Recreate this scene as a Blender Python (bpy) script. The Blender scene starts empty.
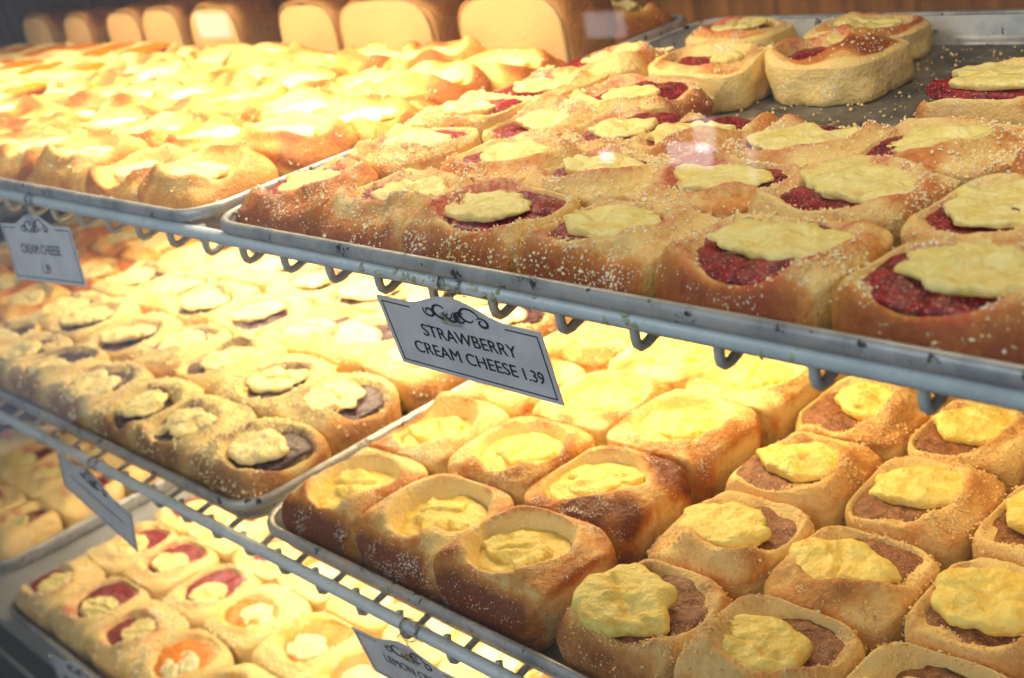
import bpy, math, random
import numpy as np
from mathutils import Vector, Matrix
random.seed(7); RNG = np.random.default_rng(11)
SC = bpy.context.scene
COL = SC.collection
U = 0.01                       # working unit: centimetres -> metres
H2, D2 = 24.34, -1.68          # middle shelf: drop and forward shift of its front rail
Z3 = -51.7                     # lower deck
PI = math.pi

# ------------------------------------------------------------------ helpers
def lin(r, g, b):
    f = lambda c: (c/255/12.92) if c/255 <= .04045 else ((c/255+.055)/1.055)**2.4
    return (f(r), f(g), f(b), 1)

def link(name, me, mats, parent=None, loc=(0, 0, 0)):
    o = bpy.data.objects.new(name, me)
    COL.objects.link(o)
    if mats is not None:
        for m in (mats if isinstance(mats, (list, tuple)) else [mats]):
            if len(me.materials) < len(mats if isinstance(mats, (list, tuple)) else [mats]):
                me.materials.append(m)
    if parent is not None: o.parent = parent
    o.location = [c*U for c in loc]
    return o

def tag(o, label=None, cat=None, group=None, kind=None):
    if label: o['label'] = label
    if cat: o['category'] = cat
    if group: o['group'] = group
    if kind: o['kind'] = kind
    return o

def mesh(name, V, F, smooth=True, attrs=None, mi=None):
    V = np.asarray(V, dtype=np.float64)*U
    me = bpy.data.meshes.new(name)
    me.from_pydata(V.tolist(), [], F)
    if smooth: me.polygons.foreach_set('use_smooth', [True]*len(me.polygons))
    if mi is not None: me.polygons.foreach_set('material_index', list(mi))
    for k, a in (attrs or {}).items():
        at = me.attributes.new(k, 'FLOAT', 'POINT'); at.data.foreach_set('value', np.asarray(a, dtype=np.float32))
    me.update()
    return me

class MB:
    def __init__(s): s.V = []; s.F = []
    def add(s, V, F):
        n = len(s.V); s.V += [tuple(v) for v in V]; s.F += [tuple(i+n for i in f) for f in F]
    def box(s, a, b):
        (x0, y0, z0), (x1, y1, z1) = a, b
        s.add([(x0,y0,z0),(x1,y0,z0),(x1,y1,z0),(x0,y1,z0),(x0,y0,z1),(x1,y0,z1),(x1,y1,z1),(x0,y1,z1)],
              [(0,3,2,1),(4,5,6,7),(0,1,5,4),(1,2,6,5),(2,3,7,6),(3,0,4,7)])
    def tube(s, pts, r, n=10, cap=True, closed=False):
        P = [Vector(p) for p in pts]; m = len(P); rings = []
        up = None
        for i in range(m):
            t = (P[(i+1) % m]-P[i-1]) if closed else (P[min(i+1, m-1)]-P[max(i-1, 0)])
            t.normalize()
            if up is None:
                up = Vector((0, 0, 1)) if abs(t.z) < .9 else Vector((1, 0, 0))
            a = t.cross(up)
            if a.length < 1e-6: a = t.orthogonal()
            a.normalize(); b = a.cross(t).normalized(); up = b
            rr = r[i] if isinstance(r, (list, tuple)) else r
            rings.append([P[i]+(a*math.cos(2*PI*k/n)+b*math.sin(2*PI*k/n))*rr for k in range(n)])
        V = [v for R in rings for v in R]; F = []
        for i in range(m if closed else m-1):
            j = (i+1) % m
            for k in range(n):
                k2 = (k+1) % n
                F.append((i*n+k, i*n+k2, j*n+k2, j*n+k))
        if cap and not closed:
            F.append(tuple(range(n))[::-1]); F.append(tuple((m-1)*n+k for k in range(n)))
        s.add(V, F)
    def build(s, name, m, parent=None, loc=(0,0,0), smooth=True):
        return link(name, mesh(name, s.V, s.F, smooth), m, parent, loc)

# vectorised value noise
_H = RNG.random((64, 64, 64))
def vnoise(x, y, z):
    xi, yi, zi = np.floor(x).astype(int), np.floor(y).astype(int), np.floor(z).astype(int)
    fx, fy, fz = x-xi, y-yi, z-zi
    fx, fy, fz = [t*t*(3-2*t) for t in (fx, fy, fz)]
    o = 0
    for a in (0, 1):
        for b in (0, 1):
            for c in (0, 1):
                w = (fx if a else 1-fx)*(fy if b else 1-fy)*(fz if c else 1-fz)
                o = o + w*_H[(xi+a) & 63, (yi+b) & 63, (zi+c) & 63]
    return o*2-1
def fbm(x, y, z, sc, off=0., octv=3):
    o = 0; a = 1.
    for k in range(octv):
        o = o + a*vnoise(x*sc+off+17.3*k, y*sc-off+5.1*k, z*sc+off*.7+9.7*k); sc *= 2.1; a *= .5
    return o
def sstep(a, b, x):
    t = np.clip((x-a)/(b-a), 0, 1); return t*t*(3-2*t)

# ------------------------------------------------------------------ materials
class NT:
    def __init__(s, name):
        s.m = bpy.data.materials.new(name); s.m.use_nodes = True
        s.t = s.m.node_tree; s.b = s.t.nodes['Principled BSDF']
    def n(s, typ, **kw):
        nd = s.t.nodes.new(typ)
        for k, v in kw.items():
            if k in nd.inputs: nd.inputs[k].default_value = v
            else: setattr(nd, k, v)
        return nd
    def l(s, a, b): s.t.links.new(a, b)
    def coords(s):
        tc = s.n('ShaderNodeTexCoord'); oi = s.n('ShaderNodeObjectInfo')
        mul = s.n('ShaderNodeMath', operation='MULTIPLY'); s.l(oi.outputs['Random'], mul.inputs[0]); mul.inputs[1].default_value = 7.0
        add = s.n('ShaderNodeVectorMath', operation='ADD'); s.l(tc.outputs['Object'], add.inputs[0]); s.l(mul.outputs[0], add.inputs[1])
        return add.outputs[0]
    def noise(s, vec, scale, detail=3., rough=.55):
        nd = s.n('ShaderNodeTexNoise'); nd.inputs['Scale'].default_value = scale
        nd.inputs['Detail'].default_value = detail; nd.inputs['Roughness'].default_value = rough
        s.l(vec, nd.inputs['Vector']); return nd.outputs['Fac']
    def ramp(s, fac, stops, interp='LINEAR'):
        r = s.n('ShaderNodeValToRGB'); r.color_ramp.interpolation = interp
        el = r.color_ramp.elements
        while len(el) > 1: el.remove(el[-1])
        el[0].position = stops[0][0]; el[0].color = stops[0][1]
        for p, c in stops[1:]:
            e = el.new(p); e.color = c
        s.l(fac, r.inputs[0]); return r.outputs[0]
    def mix(s, fac, a, b):
        m = s.n('ShaderNodeMix'); m.data_type = 'RGBA'
        for v, i in ((fac, 0), (a, 6), (b, 7)):
            if isinstance(v, (tuple, list, float, int)): m.inputs[i].default_value = v
            else: s.l(v, m.inputs[i])
        return m.outputs[2]
    def math(s, op, a, b=None, clamp=False):
        m = s.n('ShaderNodeMath', operation=op); m.use_clamp = clamp
        for i, v in enumerate((a, b)):
            if v is None: continue
            if isinstance(v, (float, int)): m.inputs[i].default_value = v
            else: s.l(v, m.inputs[i])
        return m.outputs[0]
    def bump(s, h, strength, dist):
        b = s.n('ShaderNodeBump'); b.inputs['Strength'].default_value = strength; b.inputs['Distance'].default_value = dist
        s.l(h, b.inputs['Height']); s.l(b.outputs[0], s.b.inputs['Normal'])
    def P(s, **kw):
        for k, v in kw.items(): s.b.inputs[k.replace('_', ' ')].default_value = v

G = lambda v: (v, v, v, 1)
def dough(name, pale, gold, brown, sugar=.35, sugcol=(1., .93, .75, 1), rough=.55, stain=None):
    t = NT(name); v = t.coords()
    at = t.n('ShaderNodeAttribute', attribute_name='bake').outputs['Fac']
    n1 = t.noise(v, 60, 4); n2 = t.noise(v, 260, 3)
    f = t.math('ADD', at, t.math('MULTIPLY', t.math('SUBTRACT', n1, .5), .55))
    f = t.math('ADD', f, t.math('MULTIPLY', t.math('SUBTRACT', n2, .5), .35), True)
    c = t.ramp(f, [(0.2, pale), (.5, gold), (.72, tuple(.5*(a+b) for a, b in zip(gold, brown))), (.95, brown)])
    # jam stain at the well
    st = t.n('ShaderNodeAttribute', attribute_name='stain').outputs['Fac']
    if stain: c = t.mix(t.math('MULTIPLY', t.math('ADD', st, t.math('MULTIPLY', t.math('SUBTRACT', n2, .5), t.math('MULTIPLY', st, 3.0)), True), .85), c, stain)
    # sugar and flour grains
    vo = t.n('ShaderNodeTexVoronoi'); vo.inputs['Scale'].default_value = 520; t.l(v, vo.inputs['Vector'])
    dens = t.ramp(t.noise(v, 45, 3), [(.42, G(0)), (.68, G(1))])
    th = t.math('MULTIPLY', dens, .42*sugar/.35)
    g = t.math('LESS_THAN', vo.outputs['Distance'], th)
    g2 = t.math('MULTIPLY', g, .75)
    c = t.mix(g2, c, sugcol)
    t.l(c, t.b.inputs['Base Color'])
    t.P(Roughness=rough, Specular_IOR_Level=.35, Subsurface_Weight=.12, Subsurface_Scale=.006)
    t.b.inputs['Subsurface Radius'].default_value = (1, .5, .2)
    h = t.math('ADD', t.math('MULTIPLY', n2, .6), t.math('MULTIPLY', g, .35))
    h = t.math('ADD', h, t.math('MULTIPLY', t.noise(v, 700, 2), .3))
    t.bump(h, 1.0, .0026)
    return t.m
def cheese_mat(name, base, deep, brown=lin(196, 120, 40), bamt=.66, rough=.42):
    t = NT(name); v = t.coords()
    n1 = t.noise(v, 90, 5, .6); n2 = t.noise(v, 38, 2)
    c = t.ramp(n1, [(.3, deep), (.62, base)])
    sp = t.ramp(n2, [(bamt, G(0)), (bamt+.12, G(1))])
    c = t.mix(t.math('MULTIPLY', sp, .75), c, brown)
    t.l(c, t.b.inputs['Base Color'])
    t.P(Roughness=rough, Specular_IOR_Level=.4, Subsurface_Weight=.2, Subsurface_Scale=.006)
    t.b.inputs['Subsurface Radius'].default_value = (1, .7, .3)
    t.bump(t.math('ADD', n1, t.math('MULTIPLY', t.noise(v, 300, 4), .6)), .9, .003)
    return t.m
def filling_mat(name, a, b, rough=.25, speck=.25, specol=(.9, .62, .45, 1)):
    t = NT(name); v = t.coords()
    n1 = t.noise(v, 160, 4, .6)
    c = t.ramp(n1, [(.35, a), (.65, b)])
    vo = t.n('ShaderNodeTexVoronoi'); vo.inputs['Scale'].default_value = 480; t.l(v, vo.inputs['Vector'])
    g = t.math('LESS_THAN', vo.outputs['Distance'], speck)
    c = t.mix(t.math('MULTIPLY', g, .6), c, specol)
    t.l(c, t.b.inputs['Base Color']); t.P(Roughness=rough)
    t.bump(t.math('ADD', n1, t.math('MULTIPLY', t.noise(v, 520, 2), .5)), .8, .0022)
    return t.m

PALE = lin(246, 210, 132); GOLD = lin(222, 150, 70); BROWN = lin(140, 74, 30)
M = {}
M['dough_straw'] = dough('sugared golden dough', PALE, lin(220, 140, 62), lin(150, 74, 28), .36, stain=lin(206, 74, 66))
M['dough_cream'] = dough('golden yellow dough', lin(250, 216, 138), lin(232, 166, 76), lin(176, 98, 34), .2)
M['dough_apricot'] = dough('orange stained dough', lin(250, 218, 140), lin(236, 172, 80), lin(186, 110, 46), .2, stain=lin(250, 170, 20))
M['dough_lemon'] = dough('well baked dough', lin(246, 214, 136), lin(212, 134, 52), lin(122, 58, 18), .34, rough=.45)
M['dough_cin'] = dough('crumbly pale dough', lin(242, 204, 128), lin(216, 150, 76), lin(134, 74, 30), .3, lin(250, 222, 160), .7, stain=lin(176, 112, 62))
M['dough_blue'] = dough('streusel covered dough', lin(244, 216, 148), lin(220, 162, 90), lin(134, 76, 36), .3, stain=lin(120, 82, 84))
M['cheese'] = cheese_mat('baked cream cheese', lin(253, 234, 158), lin(242, 212, 112), bamt=.66)
M['cheese_pale'] = cheese_mat('pale cream cheese', lin(254, 238, 184), lin(244, 218, 136), bamt=.68)
M['cheese_yellow'] = cheese_mat('yellow cream cheese', lin(250, 226, 128), lin(240, 196, 74), bamt=.66)
M['jam'] = filling_mat('strawberry filling', lin(92, 12, 24), lin(168, 36, 44), speck=.2)
M['blueberry'] = filling_mat('blueberry filling', lin(40, 26, 48), lin(92, 60, 78), speck=.25, specol=lin(190, 160, 140))
M['apricot'] = filling_mat('apricot filling', lin(232, 112, 0), lin(246, 150, 0), speck=.04, specol=lin(255, 230, 150))
M['curd'] = filling_mat('lemon curd filling', lin(232, 190, 70), lin(246, 216, 112), .4, .22, lin(250, 230, 170))
M['cinnamon'] = filling_mat('cinnamon sugar filling', lin(104, 58, 28), lin(160, 98, 52), .6, .3, lin(196, 138, 84))
def simple(name, col, rough=.5, metal=0., **kw):
    t = NT(name); t.P(Base_Color=col, Roughness=rough, Metallic=metal, **kw); return t.m
def crumbm(name, a, b):
    t = NT(name); oi = t.n('ShaderNodeNewGeometry')
    t.l(t.ramp(oi.outputs['Random Per Island'], [(0, a), (1, b)]), t.b.inputs['Base Color'])
    t.P(Roughness=.7); return t.m
M['crumb'] = crumbm('butter crumbs', lin(255, 244, 204), lin(250, 226, 160))
M['crumb_cin'] = crumbm('brown sugar crumbs', lin(250, 222, 158), lin(232, 184, 112))
M['sugar'] = crumbm('sugar grains', lin(255, 248, 228), lin(250, 230, 190))
M['crumb_jam'] = crumbm('jam soaked crumbs', lin(214, 78, 74), lin(240, 160, 130))

def pan_mat():
    t = NT('worn aluminium'); v = t.coords()
    n = t.noise(v, 30, 6, .65); n2 = t.noise(v, 85, 5, .7)
    c = t.ramp(n, [(.3, lin(136, 138, 142)), (.55, lin(190, 188, 184)), (.8, lin(190, 166, 136))])
    fl = t.ramp(n2, [(.6, G(0)), (.64, G(1))])
    c = t.mix(fl, c, lin(44, 36, 32))
    t.l(c, t.b.inputs['Base Color'])
    t.l(t.math('SUBTRACT', .4, t.math('MULTIPLY', fl, .4)), t.b.inputs['Metallic'])
    t.P(Roughness=.42); t.bump(n2, .25, .0008); return t.m
def floor_mat():
    t = NT('greasy tray bottom'); v = t.coords()
    n = t.noise(v, 26, 6, .7); n2 = t.noise(v, 140, 4)
    c = t.ramp(n, [(.35, lin(66, 60, 52)), (.55, lin(112, 104, 92)), (.7, lin(160, 154, 142))])
    c = t.mix(t.ramp(n2, [(.62, G(0)), (.7, G(.7))]), c, lin(214, 190, 140))
    t.l(c, t.b.inputs['Base Color']); t.P(Roughness=.5, Metallic=.15); t.bump(n, .4, .002); return t.m
M['pan'] = pan_mat(); M['pan_floor'] = floor_mat()
def rail_mat():
    t = NT('chipped grey blue enamel'); v = t.coords()
    n = t.noise(v, 55, 5, .6)
    c = t.ramp(n, [(.3, lin(186, 194, 196)), (.6, lin(208, 216, 218)), (.78, lin(160, 150, 132))])
    t.l(c, t.b.inputs['Base Color']); t.P(Roughness=.35, Specular_IOR_Level=.5); t.bump(t.noise(v, 180, 3), .15, .0006); return t.m
M['rail'] = rail_mat(); M['wire'] = simple('grey wire enamel', lin(186, 188, 184), .4, .1)
def card_mat():
    t = NT('white card'); v = t.coords(); t.l(t.ramp(t.noise(v, 60, 2), [(.3, lin(206, 204, 206)), (.7, lin(222, 221, 224))]), t.b.inputs['Base Color']); t.P(Roughness=.6); return t.m
M['card'] = card_mat(); M['ink'] = simple('black ink', lin(34, 32, 38), .6)
M['ink_brown'] = simple('sun faded brown ink', lin(92, 58, 48), .6)
def glassy(name, tint, refl, ior=1.45):
    m = bpy.data.materials.new(name); m.use_nodes = True; t = m.node_tree; t.nodes.clear()
    o = t.nodes.new('ShaderNodeOutputMaterial'); mx = t.nodes.new('ShaderNodeMixShader'); f = t.nodes.new('ShaderNodeFresnel')
    a = t.nodes.new('ShaderNodeBsdfTransparent'); g = t.nodes.new('ShaderNodeBsdfGlossy')
    ge = t.nodes.new('ShaderNodeNewGeometry'); mi = t.nodes.new('ShaderNodeMapRange'); mi.inputs[3].default_value = ior; mi.inputs[4].default_value = 1/ior
    t.links.new(ge.outputs['Backfacing'], mi.inputs[0]); t.links.new(mi.outputs[0], f.inputs[0]); a.inputs[0].default_value = tint; g.inputs['Roughness'].default_value = refl
    t.links.new(f.outputs[0], mx.inputs[0]); t.links.new(a.outputs[0], mx.inputs[1]); t.links.new(g.outputs[0], mx.inputs[2]); t.links.new(mx.outputs[0], o.inputs[0])
    return m
M['glass'] = glassy('display case glass', (.97, .985, .98, 1), 0.0, 1.45)
M['clear'] = glassy('clear plastic', (.96, .965, .98, 1), .12, 1.5)
def wood():
    t = NT('brown panelling'); tc = t.n('ShaderNodeTexCoord'); mp = t.n('ShaderNodeMapping'); mp.inputs['Scale'].default_value = (14, 1, 1.5)
    t.l(tc.outputs['Object'], mp.inputs[0]); n = t.noise(mp.outputs[0], 5, 5)
    t.l(t.ramp(n, [(.3, lin(84, 54, 30)), (.7, lin(136, 94, 54))]), t.b.inputs['Base Color']); t.P(Roughness=.6); return t.m
M['wood'] = wood()
def deckm():
    t = NT('brushed pale steel'); v = t.coords(); t.l(t.ramp(t.noise(v, 8, 4), [(.3, lin(168, 164, 156)), (.7, lin(206, 202, 194))]), t.b.inputs['Base Color']); t.P(Roughness=.4, Metallic=.3); return t.m
M['deck'] = deckm(); M['dark'] = simple('dark slate metal', lin(60, 64, 72), .5, .2)
M['tile'] = simple('shop floor tile', lin(120, 112, 104), .5)

# ------------------------------------------------------------------ setting
def struct(name, a, b, m):
    mb = MB(); mb.box(a, b); o = mb.build(name, m, smooth=False); o['kind'] = 'structure'; return o
struct('wall_back', (-150, 54.5, -60), (130, 56, 46), M['wood'])
struct('wall_left', (-151, -14, -60), (-150, 56, 46), M['dark'])
struct('wall_right', (130, -14, -60), (131, 56, 46), M['dark'])
struct('ceiling', (-151, -14, 46), (131, 56, 47), M['dark'])
struct('floor', (-260, -330, -121), (260, 56, -120), M['tile'])
struct('trim_1', (-151, -5.4, -62), (131, 56, Z3-1.22), M['deck'])
struct('trim_3', (-151, -7.5, -62), (131, -5.41, -54.3), M['dark'])
struct('trim_4', (-151, -7.75, -56), (131, -7.5, -54.1), M['deck'])
struct('trim_5', (-151, -8.3, -62), (131, -7.76, -54.9), M['dark'])
struct('trim_2', (-151, -14.6, -119.9), (131, -14, -60), M['dark'])
g = struct('window_1', (-151, -14.4, -60), (131, -14.0, 46), M['glass'])

# ------------------------------------------------------------------ wire shelves
def wire_shelf(z0, y0, label, x0=-148, x1=128):
    e = bpy.data.objects.new('wire_shelf', None); COL.objects.link(e); e.location = (0, y0*U, z0*U)
    tag(e, label, 'shelf')
    mb = MB(); mb.tube([(x0, 0, 0), (x1, 0, 0)], .45, 20); fr = mb.build('front_rail', M['rail'], e)
    mb = MB(); mb.tube([(x0, 54.2-y0-.7, -1.67), (x1, 54.2-y0-.7, -1.67)], .34, 10); mb.build('back_rail', M['rail'], e)
    mb = MB(); mb.tube([(x0, 24, -1.6), (x1, 24, -1.6)], .27, 10); mb.build('support_rod', M['wire'], e)
    pts = [(0, .45, .40), (0, .38, .1), (0, .32, -.4), (0, .3, -1.1), (0, .36, -1.42), (0, .58, -1.62), (0, .95, -1.62), (0, 1.6, -1.42), (0, 2.4, -1.22), (0, 3.2, -1.17), (0, 54-y0-1, -1.17)]
    mb = MB(); mb.tube(pts, .25, 10); me = None
    for k in range(-19, 19):
        x = 4.8*k
        if me is None:
            o = mb.build('cross_wire', M['wire'], e, (x, 0, 0)); me = o.data; first = o
        else:
            o = first.copy(); COL.objects.link(o); o.location = (x*U, 0, 0)
    return e
wire_shelf(0, 0, 'upper grey enamelled wire shelf whose rail carries the strawberry cream cheese tag')
wire_shelf(-H2, D2, 'middle grey enamelled wire shelf with the lemon cream tag clipped to its rail')

# ------------------------------------------------------------------ trays
def rrect(x0, x1, y0, y1, r, n=8):
    r = max(r, .05); P = []
    for cx, cy, a0 in ((x1-r, y1-r, 0), (x0+r, y1-r, 90), (x0+r, y0+r, 180), (x1-r, y0+r, 270)):
        for k in range(n+1):
            a = math.radians(a0+90*k/n); P.append((cx+r*math.cos(a), cy+r*math.sin(a)))
    return P
def pan(x0, x1, y0, y1, z, label, rot=0):
    """z: underside. Returns root; the body and its rolled rim are parts."""
    w, d = x1-x0, y1-y0
    e = bpy.data.objects.new('sheet_tray', None); COL.objects.link(e); e.location = (x0*U, y0*U, z*U); e.rotation_euler.z = rot
    tag(e, label, 'tray', 'aluminium trays of pastries')
    def loft(prof, closed, caps=()):
        V = []; F = []; n = None
        for ins, h in prof:
            P = rrect(ins, w-ins, ins, d-ins, 3.0-ins*.6, 8); n = len(P)
            V += [(px, py, h*.84) for px, py in P]
        m = len(prof)
        for i in range(m if closed else m-1):
            j = (i+1) % m
            for k in range(n): F.append((i*n+k, i*n+(k+1) % n, j*n+(k+1) % n, j*n+k))
        for c in caps: F.append(tuple(c*n+k for k in range(n)))
        return V, F
    V, F = loft([(.55, 2.5), (.62, 2.3), (.9, .8), (1.1, .3), (1.5, .1), (1.45, .0), (1.0, .12), (.8, .75), (.52, 2.3), (.48, 2.5)], True)
    link('tray_wall', mesh('tray_wall', V, F), M['pan'], e)
    V, F = loft([(1.45, .1), (1.45, .0)], False, (0, 1))
    link('tray_bottom', mesh('tray_bottom', V, F, False), M['pan_floor'], e)
    prof = [(.62+.0, 2.42), (.5, 2.66), (.3, 2.74), (.12, 2.66), (.02, 2.42), (0, 2.05), (.04, 1.8), (.16, 1.7), (.3, 1.82), (.4, 2.3)]
    V, F = loft(prof, True)
    link('rolled_rim', mesh('rolled_rim', V, F), M['pan'], e)
    return e
PZ1, PZ2, PZ3 = -.9, -H2-.9, Z3-1.2
pans = {
 '1b': (26.3, 93.0, -.6, 50.5, PZ1, 'worn tray under the strawberry buns, its chipped left front corner on the upper rail'),
 '1a': (-42.5, 24.3, -.3, 52.0, PZ1, 'tray of yellow cream cheese buns left of the strawberry buns on the upper shelf'),
 '1l': (-109.5, -43.5, -.3, 52.0, PZ1, 'far left upper tray holding the orange apricot buns'),
 '2a': (-48.2, 18.1, -.3, 50.0, PZ2, 'middle shelf tray of blueberry buns with a long scratched right rim'),
 '2b': (19.7, 86.0, -.6, 50.0, PZ2, 'middle shelf tray shared by browned lemon buns and cinnamon buns'),
 '2l': (-115.5, -49.0, -.3, 50.0, PZ2, 'middle shelf tray of yellow buns behind the small cream cheese tag'),
 '3a': (-117.0, -51.0, -2.0, 48.5, PZ3, 'lowest tray of red streaked buns under the steeply angled tag'),
 '3b': (-42.2, 23.8, -5.2, 45.5, PZ3, 'lowest tray at the bottom left with raspberry red and orange buns'),
}
for k, (x0, x1, y0, y1, z, lab) in pans.items(): pan(x0, x1, y0, y1, z, lab)

# ------------------------------------------------------------------ buns
TH = 96
def smin(vals, k=.5):
    return -k*np.log(sum(np.exp(-v/k) for v in vals))
ORD = ['first', 'second', 'third', 'fourth', 'fifth', 'sixth', 'seventh', 'eighth', 'ninth']
TYPES = {
 # H height, p roundness, R0 free radius, wd well depth, wr well radius, ct cheese thickness, cl cheese lift, edge bake, ridge bake
 'strawberry': dict(rk=.45, mg=2.6, mz=.3, pe=2.0, H=3.7, p=2.7, wd=.75, wr=.68, ct=.5, cl=.04, fl=.18, rim=.55, eb=.92, rb=.36, dough='dough_straw', fill='jam', cheese='cheese', crumb='crumb', nc=900, cs=(.035, .11)),
 'raspberry': dict(mg=5, mz=.42, H=4.3, p=2.9, wd=.9, wr=.6, ct=.6, cl=-.0, fl=.12, rim=.35, eb=.25, rb=.1, dough='dough_straw', fill='jam', cheese='cheese', crumb='crumb', nc=520, cs=(.08, .2)),
 'cream cheese': dict(pe=2.0, H=3.9, lump=.45, p=2.6, wd=1.2, wr=.7, ct=.6, cl=-.35, eb=.62, rb=.75, rim=.5, dough='dough_cream', fill='curd', cheese='cheese_pale', crumb='crumb', nc=120, cs=(.05, .12)),
 'apricot': dict(mg=5, mz=.42, fl=.3, H=4.3, p=2.8, wd=.8, wr=.7, ct=.6, cl=-.05, eb=.4, rb=.2, dough='dough_apricot', fill='apricot', cheese='cheese_pale', crumb='crumb', nc=300, cs=(.08, .2)),
 'blueberry': dict(mg=4.5, mz=.40, H=4.3, p=2.9, wd=.95, wr=.66, ct=.6, cl=-.0, fl=.12, lump=.4, rim=.4, eb=.8, rb=.1, dough='dough_blue', fill='blueberry', cheese='cheese_pale', crumb='crumb', nc=900, cs=(.06, .17)),
 'lemon': dict(rk=.6, mg=3.2, mz=.34, H=5.0, p=2.35, wd=2.1, wr=.66, ct=.8, cl=-.8, ws=.74, fl=.75, eb=1.05, rb=.42, dough='dough_lemon', fill='curd', cheese='cheese_yellow', crumb='sugar', nc=700, cs=(.02, .06)),
 'cinnamon': dict(rk=.8, H=4.3, p=2.5, wd=1.05, wr=.68, ct=.9, cl=-.05, fl=.15, lump=.5, rim=.4, eb=.45, rb=.42, dough='dough_cin', fill='cinnamon', cheese='cheese_yellow', crumb='crumb_cin', nc=900, cs=(.035, .11)),
}
OCT = np.array([(1,0,0),(-1,0,0),(0,1,0),(0,-1,0),(0,0,1),(0,0,-1)], float)
OF = np.array([(0,2,4),(2,1,4),(1,3,4),(3,0,4),(2,0,5),(1,2,5),(3,1,5),(0,3,5)])
def crumbs_mesh(P, S):
    n = len(P); V = np.repeat(P, 6, 0) + (np.tile(OCT, (n, 1))*RNG.uniform(.6, 1.25, (n*6, 1)) + RNG.uniform(-.25, .25, (n*6, 3)))*np.repeat(S, 6)[:, None]
    F = (np.tile(OF, (n, 1)) + np.repeat(np.arange(n)*6, 8)[:, None])
    return mesh('crumbs', V, F.tolist(), False)

def blob(cx, cy, a, b, rot, z, th, seed, lobes=.12, tilt=(0, 0), wr=1., n_r=16, n_t=72, dish=.12, fold=.0):
    """irregular pat of cheese: closed mesh, returns V,F (local cm)"""
    th_ = np.linspace(0, 2*PI, n_t, endpoint=False)
    ca, sa = np.cos(th_), np.sin(th_)
    out = 1+lobes*fbm(ca*1.1, sa*1.1, seed, 1.3, seed, 2)+.03*np.sin(5*th_+seed)+lobes*.35*fbm(ca*1.1, sa*1.1, seed+9, 4.2, seed, 2)
    rows = []; qs = np.concatenate([np.linspace(.02, .8, n_r-5), [.88, .94, .98, 1.0]])
    V = [];
    for q in qs:
        edge = (1-q**3.2)**(1/2.2) if q < 1 else 0
        x = a*q*out*ca; y = b*q*out*sa
        wx, wy = x*math.cos(rot)-y*math.sin(rot), x*math.sin(rot)+y*math.cos(rot)
        zz = th*(.25+.75*edge) - dish*(1-q*q)*th*1.5
        zz = zz + wr*(.13*fbm(wx, wy, seed, .75, seed, 3) - .16*np.abs(fbm(wx, wy, seed+3, .45, seed*2, 2))*(1-q**4)*1.1)
        if fold:
            d = (x*math.cos(fold)+y*math.sin(fold))/a + .15*vnoise(x*.8+seed, y*.8, x*0+seed)
            zz = zz - .28*np.exp(-(d/.09)**2)*(1-q**6)*min(1, q+.6)
        V.append(np.stack([cx+wx, cy+wy, z+zz+wx*tilt[0]+wy*tilt[1]], 1))
    for q, dz in ((.99, -.02), (.9, -.22*th), (.6, -.3*th), (.05, -.3*th)):
        x = a*q*out*ca; y = b*q*out*sa
        wx, wy = x*math.cos(rot)-y*math.sin(rot), x*math.sin(rot)+y*math.cos(rot)
        V.append(np.stack([cx+wx, cy+wy, z+dz+0*wx+wx*tilt[0]+wy*tilt[1]], 1))
    m = len(V); V = np.concatenate(V); F = []
    for i in range(m-1):
        for k in range(n_t):
            k2 = (k+1) % n_t; F.append((i*n_t+k, (i+1)*n_t+k, (i+1)*n_t+k2, i*n_t+k2))
    F.append(tuple(range(n_t))); F.append(tuple((m-1)*n_t+k for k in range(n_t))[::-1])
    return V, F

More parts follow.
